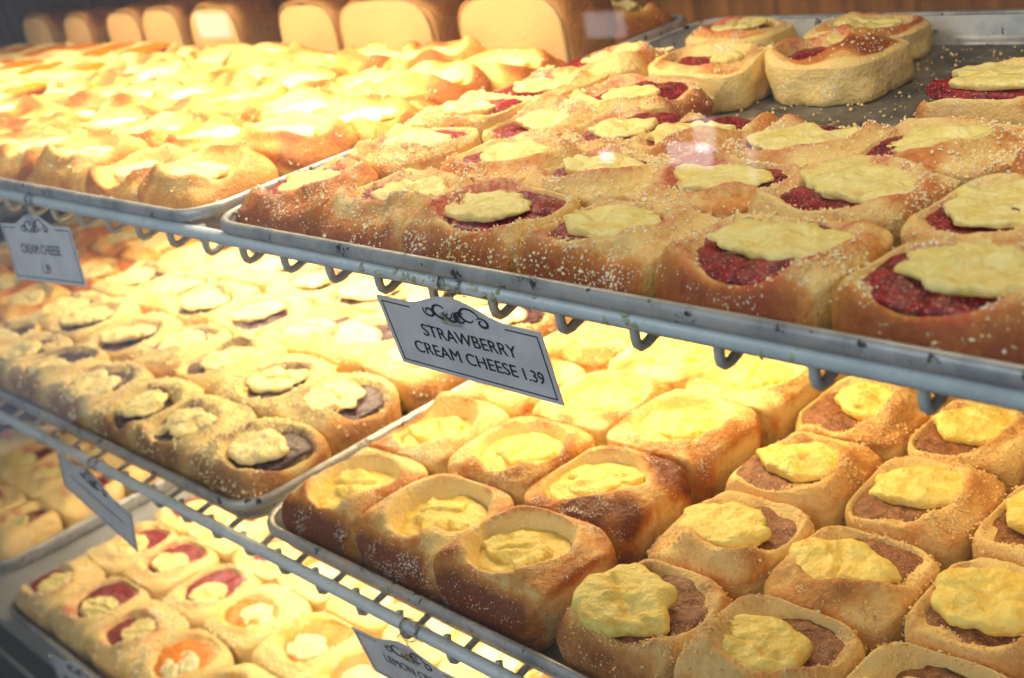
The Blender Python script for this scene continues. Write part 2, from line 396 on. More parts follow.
def make_bun(kind, x, y, zb, cell, label, group, o):
    """cell: list of (nx, ny, d) half planes in local cm, free ones flagged; o: overrides"""
    T = dict(TYPES[kind]); T.update(o)
    seed = random.uniform(0, 40)
    near = x > 22 and y < 34
    TH = 144 if near else 80
    th = np.linspace(0, 2*PI, TH, endpoint=False); ca, sa = np.cos(th), np.sin(th)
    R0 = T.get('R', 4.7); rx, ry = T.get('rx', R0), T.get('ry', R0)
    free = 1/((np.abs(ca)/rx)**3.4+(np.abs(sa)/ry)**3.4)**(1/3.4)*(1+.03*fbm(ca, sa, seed, 1.0, seed, 2))
    vals = [free]; touch = np.full(TH, 99.)
    for nx, ny, d, isn in cell:
        dt = nx*ca+ny*sa
        v = np.where(dt > .05, d/np.maximum(dt, .05), 99.); vals.append(np.minimum(v, 99.))
        if isn: touch = np.minimum(touch, v)
    rk = T.get('rk', .42); R = smin(vals, rk)+.28*rk; R = np.maximum(R, .6)*.985
    # how far each direction is from a neighbour: 0 touching .. 1 exposed
    expo = sstep(.92, 1.18, touch/np.maximum(free, .1)) if len(cell) else np.ones(TH)
    expo = np.clip(expo, 0, 1)
    for _ in range(4): expo = (np.roll(expo, 1)+expo+np.roll(expo, -1))/3
    H = (T['H']-.4)*random.uniform(.95, 1.05); p = T['p']; zm = T.get('zm', .42)*H
    cs_ = np.cos(np.linspace(PI/2, 0, 46 if near else 26)); q = cs_**.86*.996+.002
    wox, woy = T.get('well', (random.uniform(-.3, .3), random.uniform(-.25, .25)))
    Rm = float(np.mean(R)); sx = float(R[0]+R[TH//2])/2; sy = float(R[TH//4]+R[3*TH//4])/2
    wa = T.get('wa', T['wr']*sx); wb = T.get('wb', T['wr']*sy); wrot = T.get('wrot', random.uniform(-.3, .3))
    def well(X, Y):
        dx, dy = X-wox, Y-woy
        ux, uy = dx*math.cos(wrot)+dy*math.sin(wrot), -dx*math.sin(wrot)+dy*math.cos(wrot)
        return np.sqrt((ux/wa)**2+(uy/wb)**2)*(1+.10*fbm(X, Y, X*0+seed, .35, seed, 2))
    tx, ty = random.uniform(-.07, .07), random.uniform(-.08, .05)
    V = []; bake = []; stain = []
    pt = np.minimum(p, T.get('pe', p))*expo+(1-expo)*(p+T.get('mg', 1.9)); zme = zm+(1-expo)*(T.get('mz', .2)*H)
    wa = min(wa, T.get('wmax', .88)*sx-.3*abs(wox)); wb = min(wb, T.get('wmax', .88)*sy-.3*abs(woy))
    for k, qq in enumerate(q):
        X, Y = R*qq*ca, R*qq*sa
        e = well(X, Y)
        mixq = qq**3; z = zm+(H-zm)*(1-qq**pt)**(1/pt); z = z*(1-mixq)+np.maximum(z, zme+(H-zme)*(1-qq**pt)**(1/pt))*mixq
        lump = T.get('lump', .3)*fbm(X, Y, X*0+seed, .3, seed, 2) + tx*X + ty*Y + .07*fbm(X, Y, X*0+seed, 1.1, seed*1.3, 3)
        z = z + lump*(1-qq**8)
        z = z - T['wd']*(1-sstep(T.get('ws', .72), 1.12, e))*(1-sstep(.86, .97, qq)) + T.get('rim', .25)*np.exp(-((e-1.2)/.2)**2)*(1-qq**6) + T.get('rough', .12)*np.abs(fbm(X, Y, X*0+seed, 2.4, seed, 3))*np.clip(.45+fbm(X, Y, X*0+seed, .5, seed+4, 2), .1, 1)*(1-.6*sstep(.75, 1, qq)*expo)
        V.append(np.stack([X, Y, z], 1))
        side = sstep(.60, .97, qq)*expo*T['eb']
        ridge = T['rb']*(.55+.9*np.clip(fbm(X, Y, X*0+seed, .3, seed*2, 2)+.35, 0, 1.2))*sstep(.85, 1.2, e)
        bk = np.maximum(side, ridge)*sstep(.8, 1.1, e)
        if T.get('cut'): bk = bk*(1-sstep(.86, .95, qq))
        bake.append(bk); stain.append(np.exp(-((e-1.02)/.24)**2)*np.clip(fbm(X, Y, X*0+seed, .45, seed*3, 3)*1.4+.5, 0, 1)*(1-qq**6))
    zl = V[-1][:, 2]
    for t_ in (.25, .5, .75, .93, 1.0):
        rr = R*(1-(.03 if T.get('cut') else .10)*t_**2 - (.04 if t_ == 1 else 0)) ; z = zl*(1-t_)
        lump = (.16 if T.get('cut') else .05)*fbm(ca*R, sa*R, ca*0+z*.8, .7, seed, 3)
        V.append(np.stack([rr*ca*(1+lump*.5), rr*sa*(1+lump*.5), z], 1))
        bake.append((0 if T.get('cut') else 1)*expo*T['eb']*(.95-.35*t_*(1 if kind != 'lemon' else .3))); stain.append(ca*0)
    m = len(V); stain = np.concatenate(stain); V = np.concatenate(V); bake = np.concatenate(bake); F = []
    for i in range(m-1):
        for k in range(TH):
            k2 = (k+1) % TH; F.append((i*TH+k, (i+1)*TH+k, (i+1)*TH+k2, i*TH+k2))
    F.append(tuple(range(TH))); F.append(tuple((m-1)*TH+k for k in range(TH))[::-1])
    root = link(T.get('name', 'filled_bun'), mesh('bun', V, F, True, {'bake': bake, 'stain': stain}), M[T['dough']], None, (x, y, zb))
    tag(root, label, 'pastry', group)
    def inside(W, frac):
        a = np.arctan2(W[:, 1], W[:, 0]) % (2*PI); lim = np.interp(a, np.append(th, 2*PI), np.append(R, R[0]))*frac
        d = np.hypot(W[:, 0], W[:, 1]); k = np.minimum(1, lim/np.maximum(d, .01))
        W[:, 2] -= np.clip(d-lim, 0, .5)*.4*T['ct']; W[:, 0] *= k; W[:, 1] *= k; return W
    # filling
    zf = H-T['wd']+.04+T.get('fl', 0)
    c = T.get('cheese_at', (wox, woy)); ca_, cb_ = T.get('cheese_size', (wa*.8, wb*.8)); crot = T.get('crot', wrot)
    Vf, Ff = blob(wox, woy, wa*1.0, wb*1.0, wrot, zf-.12, .4, seed+2, .05, wr=T.get('fr', 1.3), dish=-.1)
    # jam rides a little up the wall
    Vf = inside(Vf, .88)
    link('filling', mesh('filling', Vf, Ff), M[T['fill']], root)
    ca_, cb_ = min(ca_, .86*sx-.5*abs(c[0])), min(cb_, .84*sy-.4*abs(c[1]))
    if T.get('cheese_on', True):
        zc = H+T['cl']-T['ct']*.5
        Vc, Fc = blob(c[0], c[1], ca_, cb_, crot, zc, T['ct'], seed+5, T.get('lobes', .16), T.get('tilt', (random.uniform(-.06, .06), random.uniform(-.05, .05))), wr=1.6, n_r=24, n_t=110, fold=T.get('fold', random.choice([0, 0, .5, 1.4, 2.4])))
        Vc = inside(Vc, T.get('cin', .88))
        link('cream_cheese', mesh('cream_cheese', Vc, Fc), M[T['cheese']], root)
    # crumbs sprinkled over the crust
    n = T['nc']
    if n:
        far = (x < -20)
        n = n//3 if x < -48 else n//2 if far else n
        w = 1-.8*sstep(.5, 1.0, np.repeat(np.concatenate([q, [1]*5]), TH))
        w = w*np.repeat(np.concatenate([q, [.4, .3, .2, .1, 0]]), TH)
        cl = np.clip(fbm(V[:, 0], V[:, 1], V[:, 2]+seed, .5, seed, 2)+.55, .02, 1.5)**2
        w = w*cl; w /= w.sum()
        idx = RNG.choice(len(V), n, p=w)
        Pp = V[idx]+RNG.normal(0, .07, (n, 3))*[1, 1, .2]+[0, 0, .03]
        S = RNG.uniform(*T['cs'], n)*RNG.choice([.7, 1, 1.3], n)
        cr = link('crumb_topping', crumbs_mesh(Pp, S), M[T['crumb']], root); cr['kind'] = 'stuff'
    return root

def tray_of_buns(key, spots, where, group_of):
    """spots: list of dict(x, y, kind, row, over)"""
    x0, x1, y0, y1, zp, _ = pans[key]
    xi0, xi1, yi0, yi1 = x0+(.5 if key == '1b' else 1.15), x1-1.15, y0+1.15, y1-1.15
    for i, s in enumerate(spots):
        cell = []
        for j, t in enumerate(spots):
            if i == j: continue
            dx, dy = t['x']-s['x'], t['y']-s['y']; D = math.hypot(dx, dy)
            if D < 15: cell.append((dx/D, dy/D, D/2-.03, True))
        for nx, ny, d in ((1, 0, xi1-s['x']), (-1, 0, s['x']-xi0), (0, 1, yi1-s['y']), (0, -1, s['y']-yi0)):
            if d < 8: cell.append((nx, ny, d, False))
        make_bun(s['kind'], s['x'], s['y'], zp+.12, cell, s['label'], group_of[s['kind']], s.get('o', {}))

def auto_labels(spots, adj, where):
    rows = {}
    for s in spots: rows.setdefault((s['row'], s['kind']), []).append(s)
    for (r, kd), L in rows.items():
        L.sort(key=lambda s: s['x'])
        for k, s in enumerate(L):
            if 'label' not in s:
                rn = 'front' if r == 0 else ORD[r]
                s['label'] = '%s bun %s, %s row, %s from left' % (adj[kd], where, rn, ORD[k] if k < 9 else 'last')
def S(x, y, kind, row, **o):
    d = dict(x=x, y=y, kind=kind, row=row)
    if 'label' in o: d['label'] = o.pop('label')
    d['o'] = o; return d
def jit(a): return random.uniform(-a, a)

# --- upper right tray: strawberry cream cheese
# (bun x, y, cheese x, y, half sizes, direction the jam shows)
def st(x, y, row, cx=None, cy=None, a=2.5, b=1.5, jd=None, jl=1.0, **k):
    cx = x if cx is None else cx; cy = y if cy is None else cy
    if 'kind' not in k and row < 5: a, b = a*1.22, b*1.25
    if jd is None: jd = random.uniform(0, 360)
    jl *= 1.45; jx, jy = math.cos(math.radians(jd))*jl, math.sin(math.radians(jd))*jl
    own = 'kind' not in k; k_ = .42 if own else .6
    o = dict(well=(cx-x+jx*k_, cy-y+jy*k_), wa=a+(.85 if own else .45)+abs(jx)*(.5 if own else .75), wb=b+(.75 if own else .35)+abs(jy)*(.5 if own else .7), wrot=0., cheese_at=(cx-x, cy-y), cheese_size=(a, b), crot=jit(.15), lobes=.24, rx=5.0, ry=4.4)
    o.update(k)
    return S(x, y, o.pop('kind', 'strawberry'), row, **o)
L = [
 st(30.9, 5.2, 0, 31.2, 5.2, 2.3, 1.5, 170, 1.4, zm=.55), st(40.6, 5.0, 0, 41.3, 5.4, 2.5, 1.3, 170, 1.7), st(49.3, 4.3, 0, 48.6, 4.4, 2.4, 1.5, 25, 2.0),
 st(58.2, 4.6, 0, 57.8, 4.8, 2.7, 1.4, 190, 1.6), st(67.4, 4.6, 0, 67.6, 5.0, 2.7, 1.7, 205, 1.6), st(76.6, 4.4, 0, 76.9, 4.7, 2.7, 1.8, 200, 1.5), st(86.5, 4.8, 0),
 st(33.0, 12.0, 1, 33.6, 12.0, 1.9, 1.3, 110, 1.3, H=4.2, zm=.55), st(42.6, 12.2, 1, 42.8, 12.3, 2.0, 1.4, 170, 1.5), st(50.7, 11.6, 1, 51.2, 11.8, 2.7, 1.5, 185, 1.9), st(58.8, 11.3, 1, 58.6, 11.4, 2.4, 1.3, 20, 1.5),
 st(66.6, 11.6, 1, 66.9, 12.0, 2.6, 1.7, 225, 1.5), st(75.0, 11.2, 1, 75.2, 11.2, 2.6, 1.9, 175, 1.5), st(84, 12, 1),
 st(31.4, 18.6, 2, 31.6, 18.4, 1.8, 1.2, 60, 1.5, H=4.2, zm=.55), st(38.6, 19.0, 2, 38.8, 18.6, 1.8, 1.2, 200, 1.7), st(45.6, 18.6, 2, 45.8, 18.2, 2.0, 1.2, 100, 1.7), st(52.0, 17.8, 2, 52.0, 17.3, 2.6, 1.3, 95, 1.8), st(59.6, 17.6, 2, 59.8, 17.7, 2.5, 1.4, 160, 1.5),
 st(67.6, 18.4, 2, 67.2, 18.4, 2.2, 1.6, 185, 1.6), st(76.0, 18.5, 2), st(85, 19, 2),
 st(31.6, 25.4, 3, 31.8, 25.0, 1.8, 1.2, 200, 1.4, H=4.2, zm=.55), st(31.8, 32.4, 4, 32.0, 32.0, 1.8, 1.2, 200, 1.4, H=4.0, zm=.55, label='strawberry bun against left rim beside the torn white sided bun'), st(40.0, 25.6, 3, 40.2, 25.2, 2.0, 1.2, 110, 1.7),
 st(67.2, 26.6, 3, 67.2, 26.0, 2.9, 1.8, 200, 1.4, H=5.0, eb=.75), st(76.8, 26.0, 3), st(85.5, 26.5, 3),
 st(70.8, 34.2, 4, 70.4, 33.8, 2.6, 1.7, 180, 1.2, H=5.0), st(80.0, 34.0, 4),
]
for s in L:
    if s['x'] > 80: s['o'].setdefault('nc', 150)
adj = {'strawberry': 'strawberry cream cheese'}
auto_labels(L, adj, 'on upper right tray')
cut = [  # pulled-apart buns with bare white sides, standing in the emptied back of the tray
 dict(x=40.0, y=34.4, kind='strawberry', row=5, label='torn strawberry bun with white side, left of the lone cut bun', o=dict(cut=True, zm=.74, rim=.15, lump=.4, p=5.0, H=3.6, rx=4.4, ry=3.9, R=4.4, eb=.0, rb=.5, wd=1.3, fl=.45, well=(-.6, .2), wa=3.2, wb=2.4, cheese_at=(2.0, -.8), cheese_size=(1.3, 1.0), nc=120)),
 dict(x=48.2, y=37.2, kind='strawberry', row=5, label='lone cut strawberry bun with tall white sides on bare tray', o=dict(cut=True, zm=.74, rim=.15, lump=.5, p=6.0, H=3.7, rx=4.5, ry=3.9, R=4.5, eb=.0, rb=.75, wd=1.4, fl=.4, well=(-1.2, -.5), wa=2.0, wb=2.4, cheese_at=(.2, .9), cheese_size=(1.1, 1.1), nc=80)),
 dict(x=45.4, y=45.4, kind='strawberry', row=6, label='dark red topped bun at the back behind the cut bun', o=dict(cut=True, zm=.74, rim=.2, p=4, H=3.2, rx=4.4, ry=3.0, eb=.1, rb=.5, wd=1.0, nc=60)),
 dict(x=34.6, y=44.4, kind='strawberry', row=6, label='crumbly topped strawberry bun in the back left tray corner', o=dict(cut=True, zm=.74, rim=.2, p=4, H=3.2, rx=4.0, ry=3.0, eb=.1, rb=.4, wd=1.0, nc=120)),
]
tray_of_buns('1b', L+cut, 0, {'strawberry': 'strawberry cream cheese buns on the upper tray'})

# --- upper left tray: cream cheese
L = []
for r in range(5):
    for c in range(7):
        x = 18.6-9.35*c+jit(.5)+(1.2 if r % 2 else 0)*(-1); y = 4.7+7.3*r+jit(.4)
        if x < -37: x = -37.5
        L.append(st(x, y, r, x+jit(.3), y+jit(.2), 3.0, 1.7, None, .5, kind='cream cheese', H=3.8+jit(.35), nc=90, lobes=.3, rim=.6))
auto_labels(L, {'cream cheese': 'yellow cream cheese'}, 'on upper left tray')
L.append(dict(x=19.0, y=46.5, kind='cream cheese', row=5, label='browned cream cheese bun at the back right corner beside the loaves', o=dict(H=5, eb=.9, rb=.8, nc=40)))
L.append(dict(x=10.0, y=46.8, kind='cream cheese', row=5, label='browned cream cheese bun behind the rightmost pale loaf', o=dict(H=5, eb=.9, rb=.8, nc=40)))
tray_of_buns('1a', L, 0, {'cream cheese': 'cream cheese buns on the upper tray'})
# --- far left upper tray: apricot
L = []
for r in range(4):
    for c in range(6):
        x = -49.0-9.3*c+jit(.4); y = 10.5+8.2*r+jit(.4)
        L.append(st(x, y, r, x, y, 3.0, 2.6, None, .6, kind='apricot', H=4.0, nc=45, cheese_on=False, fl=.5, dough='dough_lemon'))
auto_labels(L, {'apricot': 'orange apricot'}, 'on far left upper tray')
tray_of_buns('1l', L, 0, {'apricot': 'apricot buns on the far left tray'})

# --- middle left tray: blueberry
L = []
bl = {(0, 0): (12.4, 4.9, 30), (0, 1): (2.6, 4.6, 200), (0, 2): (-6.9, 4.9, 340), (0, 3): (-15.6, 4.3, 70), (0, 4): (-25.4, 4.6, 100), (0, 5): (-34.6, 4.8, 60), (0, 6): (-43.2, 5.2, 60)}
for r in range(5):
    for c in range(7):
        if (r, c) in bl: x, y, jd = bl[(r, c)]
        else: x, y, jd = 12.2-9.2*c+jit(.7)-(.8 if r % 2 else 0), 4.9+9.05*r+jit(.5), random.choice([60, 110, 200, 330, 20])
        x = max(x, -43.2)
        L.append(st(x, y, r, x+jit(.4), y-.2+jit(.3), 3.1+jit(.4), 2.15+jit(.3), jd, 1.35, kind='blueberry', rx=5.2, ry=5.0, H=4.3+jit(.25), crot=jit(.5)))
auto_labels(L, {'blueberry': 'blueberry cream cheese'}, 'on middle left tray')
tray_of_buns('2a', L, 0, {'blueberry': 'blueberry cream cheese buns'})

# --- middle right tray: lemon and cinnamon
def lm(x, y, row, cx=0, cy=0, a=2.5, b=1.8, **k):
    return S(x, y, 'lemon', row, well=(cx, cy), wa=k.pop('wa', 3.4), wb=k.pop('wb', 3.1), cheese_at=k.pop('cat', (cx-.1, cy+.2)), cheese_size=(a, b), rx=5.4, ry=5.2, lobes=.3, **k)
def cn(x, y, row, cx, cy, a, b, jd, jl=1.3, **k):
    a, b = a*1.08, b*1.1
    return st(x, y, row, x+cx, y+cy, a, b, jd, jl, kind='cinnamon', rx=4.9, ry=4.9, **dict(dict(lobes=.15, cin=.97, ws=.55, rim=.5), **k))
L = [
 lm(25.9, 5.0, 0, .1, .2, 2.3, 1.6), lm(35.2, 5.3, 0, .1, .4, 2.4, 1.7), lm(44.1, 5.0, 0, -.4, .3, 2.5, 1.8, rb=.75),
 lm(25.4, 13.9, 1, -.2, 0, 2.4, 1.8), lm(34.6, 14.1, 1, 0, 0, 2.6, 1.9, wd=1.7, cl=-.6), lm(43.0, 13.8, 1, -.6, .1, 2.6, 1.7, wd=1.7, cl=-.6, rb=.7),
 lm(25.3, 22.8, 2), lm(34.5, 22.9, 2, 0, 0, 2.6, 1.9, wd=1.6, cl=-.5), lm(42.6, 22.4, 2, 0, 0, 2.7, 2.0, wd=1.6, cl=-.5, rb=.5),
 lm(26.0, 31.5, 3), lm(34.5, 31.4, 3, wd=1.6, cl=-.4), lm(42.6, 31.0, 3, wd=1.6, cl=-.4),
 lm(26.0, 40.2, 4), lm(34.5, 40.2, 4, wd=1.5, cl=-.4), lm(42.6, 39.8, 4, wd=1.5, cl=-.4),
 cn(54.6, 4.9, 0, -.9, -.6, 3.2, 2.5, 40, 2.0, H=4.5, eb=.85, cl=.35, ct=1.1, fold=1.2, label='cinnamon bun nearest the lemon buns, folded cheese overhanging its side'),
 cn(63.0, 5.4, 0, -.8, -.5, 3.0, 2.2, 60, 2.1, H=4.7, wd=1.4, cl=-.15, eb=.6), cn(71.6, 5.8, 0, -.2, -.8, 2.8, 2.0, 80, 2.2, H=4.8, wd=1.6, cl=-.5, rb=.5), cn(81.0, 5.6, 0, 0, 0, 2.8, 2.2, 100),
 cn(53.9, 13.9, 1, -.7, .0, 3.0, 2.0, 20, 1.6), cn(62.2, 14.0, 1, -.5, -.1, 3.0, 2.1, 70, 1.7), cn(71.0, 14.6, 1, -.7, .4, 3.1, 2.4, 280, 1.0, fold=1.7), cn(80.0, 14.8, 1, 0, 0, 2.8, 2.2, 200),
 cn(53.2, 22.5, 2, -.3, .1, 2.9, 2.0, 240, 1.4), cn(61.6, 23.0, 2, -.4, .3, 3.1, 1.9, 240, 1.2), cn(70.0, 23.4, 2, -.5, .2, 2.7, 2.2, 200, 1.3), cn(79, 23.8, 2, 0, 0, 2.8, 2.2, 200),
 cn(52.4, 31.4, 3, -.2, .4, 2.6, 1.9, 215, 1.9), cn(60.8, 31.6, 3, -.1, .2, 2.9, 2.1, 205, 1.9), cn(69.0, 32.0, 3, 0, 0, 2.8, 2.2, 200), cn(78, 32.4, 3, 0, 0, 2.8, 2.2, 200),
 cn(51.8, 40.2, 4, 0, 0, 2.8, 2.2, 200), cn(60.4, 40.6, 4, 0, 0, 2.8, 2.2, 200), cn(68.8, 41, 4, 0, 0, 2.8, 2.2, 200),
]
auto_labels(L, {'lemon': 'brown rimmed lemon cream', 'cinnamon': 'crumbly cinnamon cream cheese'}, 'on middle tray')
tray_of_buns('2b', L, 0, {'lemon': 'lemon cream buns', 'cinnamon': 'cinnamon cream cheese buns'})
# --- middle far left tray
L = []
for r in range(5):
    for c in range(4):
        L.append(st(-54.8-9.2*c+jit(.3), 5+9*r+jit(.3), r, None, None, 2.9, 2.2, None, .6, kind='cream cheese', nc=60, rx=5.2, ry=5.0))
auto_labels(L, {'cream cheese': 'plain yellow cream cheese'}, 'on middle far left tray')
tray_of_buns('2l', L, 0, {'cream cheese': 'cream cheese buns on the middle shelf'})
# --- lowest trays
L = []
for r in range(4):
    for c in range(4):
        L.append(st(-56.8-9.1*c+jit(.3), 3.4+9*r+jit(.3), r, None, None, 2.2, 1.6, random.choice([160, 200, 90]), 2.0, kind='raspberry', nc=60, rx=5.2, ry=5.0))
auto_labels(L, {'raspberry': 'red streaked strawberry'}, 'on lowest left tray')
tray_of_buns('3a', L, 0, {'raspberry': 'red streaked buns on the lowest shelf'})
L = []
for r in range(5):
    for c in range(7):
        x, y = -36.5+9.2*c+jit(.4), .6+9.1*r+jit(.4)
        kd = 'raspberry' if c < 3 else 'apricot'
        L.append(st(x, y, r, x+.4+jit(.3), y-.2, 2.4+jit(.25), 1.8, random.choice([130, 160, 190, 100]), 2.0 if c < 3 else 1.5, kind=kd, rx=5.2, ry=5.0, crot=jit(.5)))
auto_labels(L, {'raspberry': 'raspberry red', 'apricot': 'bright orange lemon'}, 'on lowest right tray')
tray_of_buns('3b', L, 0, {'raspberry': 'red filled buns on the lowest shelf', 'apricot': 'orange filled buns on the lowest shelf'})

# ------------------------------------------------------------------ loaves at the back of the upper shelf
M['loaf_crust'] = dough('loaf crust', lin(180, 130, 74), lin(140, 88, 42), lin(84, 46, 20), .1)
M['loaf_face'] = dough('torn bread face', lin(216, 176, 116), lin(206, 160, 96), lin(180, 132, 72), .1)
def loaf(x, y, w, h, dep, label, seed):
    n = 48; prof = []
    for k in range(n):
        a = 2*PI*k/n; c, s = math.cos(a), math.sin(a)
        px = w/2*(abs(c)**.55)*(1 if c > 0 else -1); pz = h*.42+h*(.58 if s > 0 else .42)*(abs(s)**(.6 if s > 0 else .3))*(1 if s > 0 else -1)
        prof.append((px, pz))
    ys = [(-dep/2, .93), (-dep/2+.15, .985), (-dep/2+.5, 1.0), (-dep/4, 1.01), (0, 1.02), (dep/4, 1.0), (dep/2-.5, .97), (dep/2-.1, .9)]
    V = []; F = []; B = []
    for yy, sc in ys:
        for k, (px, pz) in enumerate(prof):
            nn = 1+.07*float(vnoise(np.array([px*.5+seed]), np.array([yy*.5]), np.array([pz*.5]))[0])
            V.append((px*sc*nn, yy, h*.42+(pz-h*.42)*sc*nn)); B.append(min(1, max(.25, (pz/h-.35)*1.3))*min(1, max(0, (yy+dep/2)/(dep/4))))
    m = len(ys)
    for i in range(m-1):
        for k in range(n): F.append((i*n+k, i*n+(k+1) % n, (i+1)*n+(k+1) % n, (i+1)*n+k))
    F.append(tuple((m-1)*n+k for k in range(n))[::-1]); F.append(tuple(range(n)))
    V = np.array(V); V[:, 2] -= V[:, 2].min()
    r = link('bread_loaf', mesh('loaf', V, F, True, {'bake': np.array(B)}), M['loaf_crust'], None, (x, y, PZ1+.12))
    tag(r, label, 'bread', 'pale bread loaves along the back')
    # torn face: shallow cushion
    V = []; F = []; qs = [0.05, .3, .55, .78, .92, 1.0]
    for q in qs:
        for k, (px, pz) in enumerate(prof):
            X, Z = px*q*.97, h*.42+(pz-h*.42)*q*.97
            b = .75*(1-q**2.2)+.1*float(vnoise(np.array([X*.9+seed]), np.array([Z*.9]), np.array([seed]))[0])*(1-q)
            V.append((X, -dep/2-.02-b, Z+ (-.0)))
    for i in range(len(qs)-1):
        for k in range(n): F.append((i*n+k, i*n+(k+1) % n, (i+1)*n+(k+1) % n, (i+1)*n+k))
    F.append(tuple(range(n))[::-1]); F.append(tuple((len(qs)-1)*n+k for k in range(n)))
    link('torn_face', mesh('torn_face', V, F, True, {'bake': np.zeros(len(V))}), M['loaf_face'], r)
    return r
loaf(16.0, 40.4, 13.8, 7.6, 6.5, 'wide pale loaf at the back of the upper shelf, rightmost of the row', 1)
loaf(-1.9, 40.6, 15.0, 7.8, 6.8, 'pale loaf left of the widest one at the back of the upper shelf', 2)
loaf(-15.6, 41.0, 10.6, 7.6, 6.8, 'narrow pale loaf right of the dark gap in the back row', 3)
loaf(-35.6, 41.6, 10.8, 7.6, 6.8, 'pale loaf left of the dark gap in the back row', 4)
loaf(-49.2, 42.2, 9.6, 7.6, 6.8, 'pale loaf in the back row, second left of the dark gap', 5)
loaf(-59.4, 42.2, 9.4, 7.4, 6.8, 'pale loaf in the back row, third left of the dark gap', 6)
loaf(-73.6, 42.2, 8.2, 7.2, 6.4, 'small pale loaf standing apart near the left end of the back row', 7)
loaf(-87.0, 42.2, 9.6, 7.4, 6.4, 'pale loaf cut off by the left edge at the back', 8)

# ------------------------------------------------------------------ price tags
def textmesh(body, size, cx, cz, name, m, parent, y=-.06, sx=1.):
    cu = bpy.data.curves.new(name, 'FONT'); cu.body = body; cu.size = size; cu.align_x = 'CENTER'; cu.extrude = .008; cu.resolution_u = 6
    t = bpy.data.objects.new('tmp', cu); COL.objects.link(t); bpy.context.view_layer.update()
    me = bpy.data.meshes.new_from_object(t.evaluated_get(bpy.context.evaluated_depsgraph_get())); bpy.data.objects.remove(t)
    me.transform(Matrix.Diagonal((sx*U, U, U, 1))); me.transform(Matrix.Rotation(PI/2, 4, 'X'))
    me.materials.clear()
    return link(name, me, m, parent, (cx, y, cz))
def price_tag(q, label, lines, arch_w=.58, ink='ink'):
    """q = x, y, z, yaw, tilt, roll, W, H ; origin is the middle of the upper edge"""
    x, y, z, yw, tl, rl, W, Hh = q
    f = Vector((-math.sin(yw)*math.cos(tl), math.cos(yw)*math.cos(tl), -math.sin(tl)))
    r0 = Vector((math.cos(yw), math.sin(yw), 0)); u0 = r0.cross(f)
    r = math.cos(rl)*r0+math.sin(rl)*u0; u = -math.sin(rl)*r0+math.cos(rl)*u0
    e = bpy.data.objects.new('price_tag', None); COL.objects.link(e)
    e.matrix_world = Matrix(((r.x, f.x, u.x, x*U), (r.y, f.y, u.y, y*U), (r.z, f.z, u.z, z*U), (0, 0, 0, 1)))
    tag(e, label, 'price tag')
    def outline(ins):
        P = [(-W/2+ins, -Hh+ins), (W/2-ins, -Hh+ins), (W/2-ins, -ins)]
        aw = W*arch_w/2
        for k in range(13):
            t = 1-2*k/12; P.append((t*aw*1.0, -ins+.95*(math.cos(t*PI)*.5+.5)**.8))
        P.append((-W/2+ins, -ins)); return P
    P = outline(0); n = len(P); V = [(a, -.03, b) for a, b in P]+[(a, .03, b) for a, b in P]
    bend = lambda vx: .12*math.cos(vx/W*PI)
    F = [tuple(range(n)), tuple(range(n, 2*n))[::-1]]+[(i, i+n, (i+1) % n+n, (i+1) % n) for i in range(n)]
    link('card', mesh('card', V, F, False), M['card'], e)
    A, B = outline(.28), outline(.36); V = [(a, -.045, b) for a, b in A]+[(a, -.045, b) for a, b in B]+[(a, -.03, b) for a, b in A]+[(a, -.03, b) for a, b in B]
    F = []
    skip = lambda i: 4 <= i <= 12
    for i in range(n):
        j = (i+1) % n
        if 3 <= i <= 14 : continue
        F += [(i, j, n+j, n+i), (2*n+i, 3*n+i, 3*n+j, 2*n+j), (i, n+i, 3*n+i, 2*n+i), (j, 2*n+j, 3*n+j, n+j), (i, 2*n+i, 2*n+j, j), (n+i, n+j, 3*n+j, 3*n+i)]
    link('printed_border', mesh('printed_border', V, F, False), M[ink], e)
    # scrollwork
    mb = MB()
    for s in (-1, 1):
        for (ax, az, r0_, turns, ph, k) in ((.95*s, -.05, .62, .9, 0, 1), (1.85*s, -.28, .34, 1.15, 2.6, -1), (.35*s, -.3, .42, .8, 1.0, 1)):
            pts = []
            for i in range(22):
                t = i/21; a = ph+turns*2*PI*t*k*s; rr = r0_*(1-.55*t)
                pts.append((ax+rr*math.cos(a)*1.25, -.05, az+rr*math.sin(a)))
            mb.tube(pts, [.025+.045*math.sin(PI*i/21) for i in range(22)], 6)
    mb.build('scroll_ornament', M[ink], e)
    for body, size, cx, cz, sx in lines:
        if body is None:
            mb = MB()
            xx = -W*.36
            while xx < W*.36:
                w_ = random.uniform(.35, .7); mb.box((xx, -.045, cz-size/2), (xx+w_, -.03, cz+size/2)); xx += w_+.1
            mb.build('printed_line', M[ink], e, smooth=False)
        else: textmesh(body, size, cx, cz, 'lettering', M[ink], e, sx=sx)
    # clear clip: sleeve round the rail and a tongue holding the card
    return e
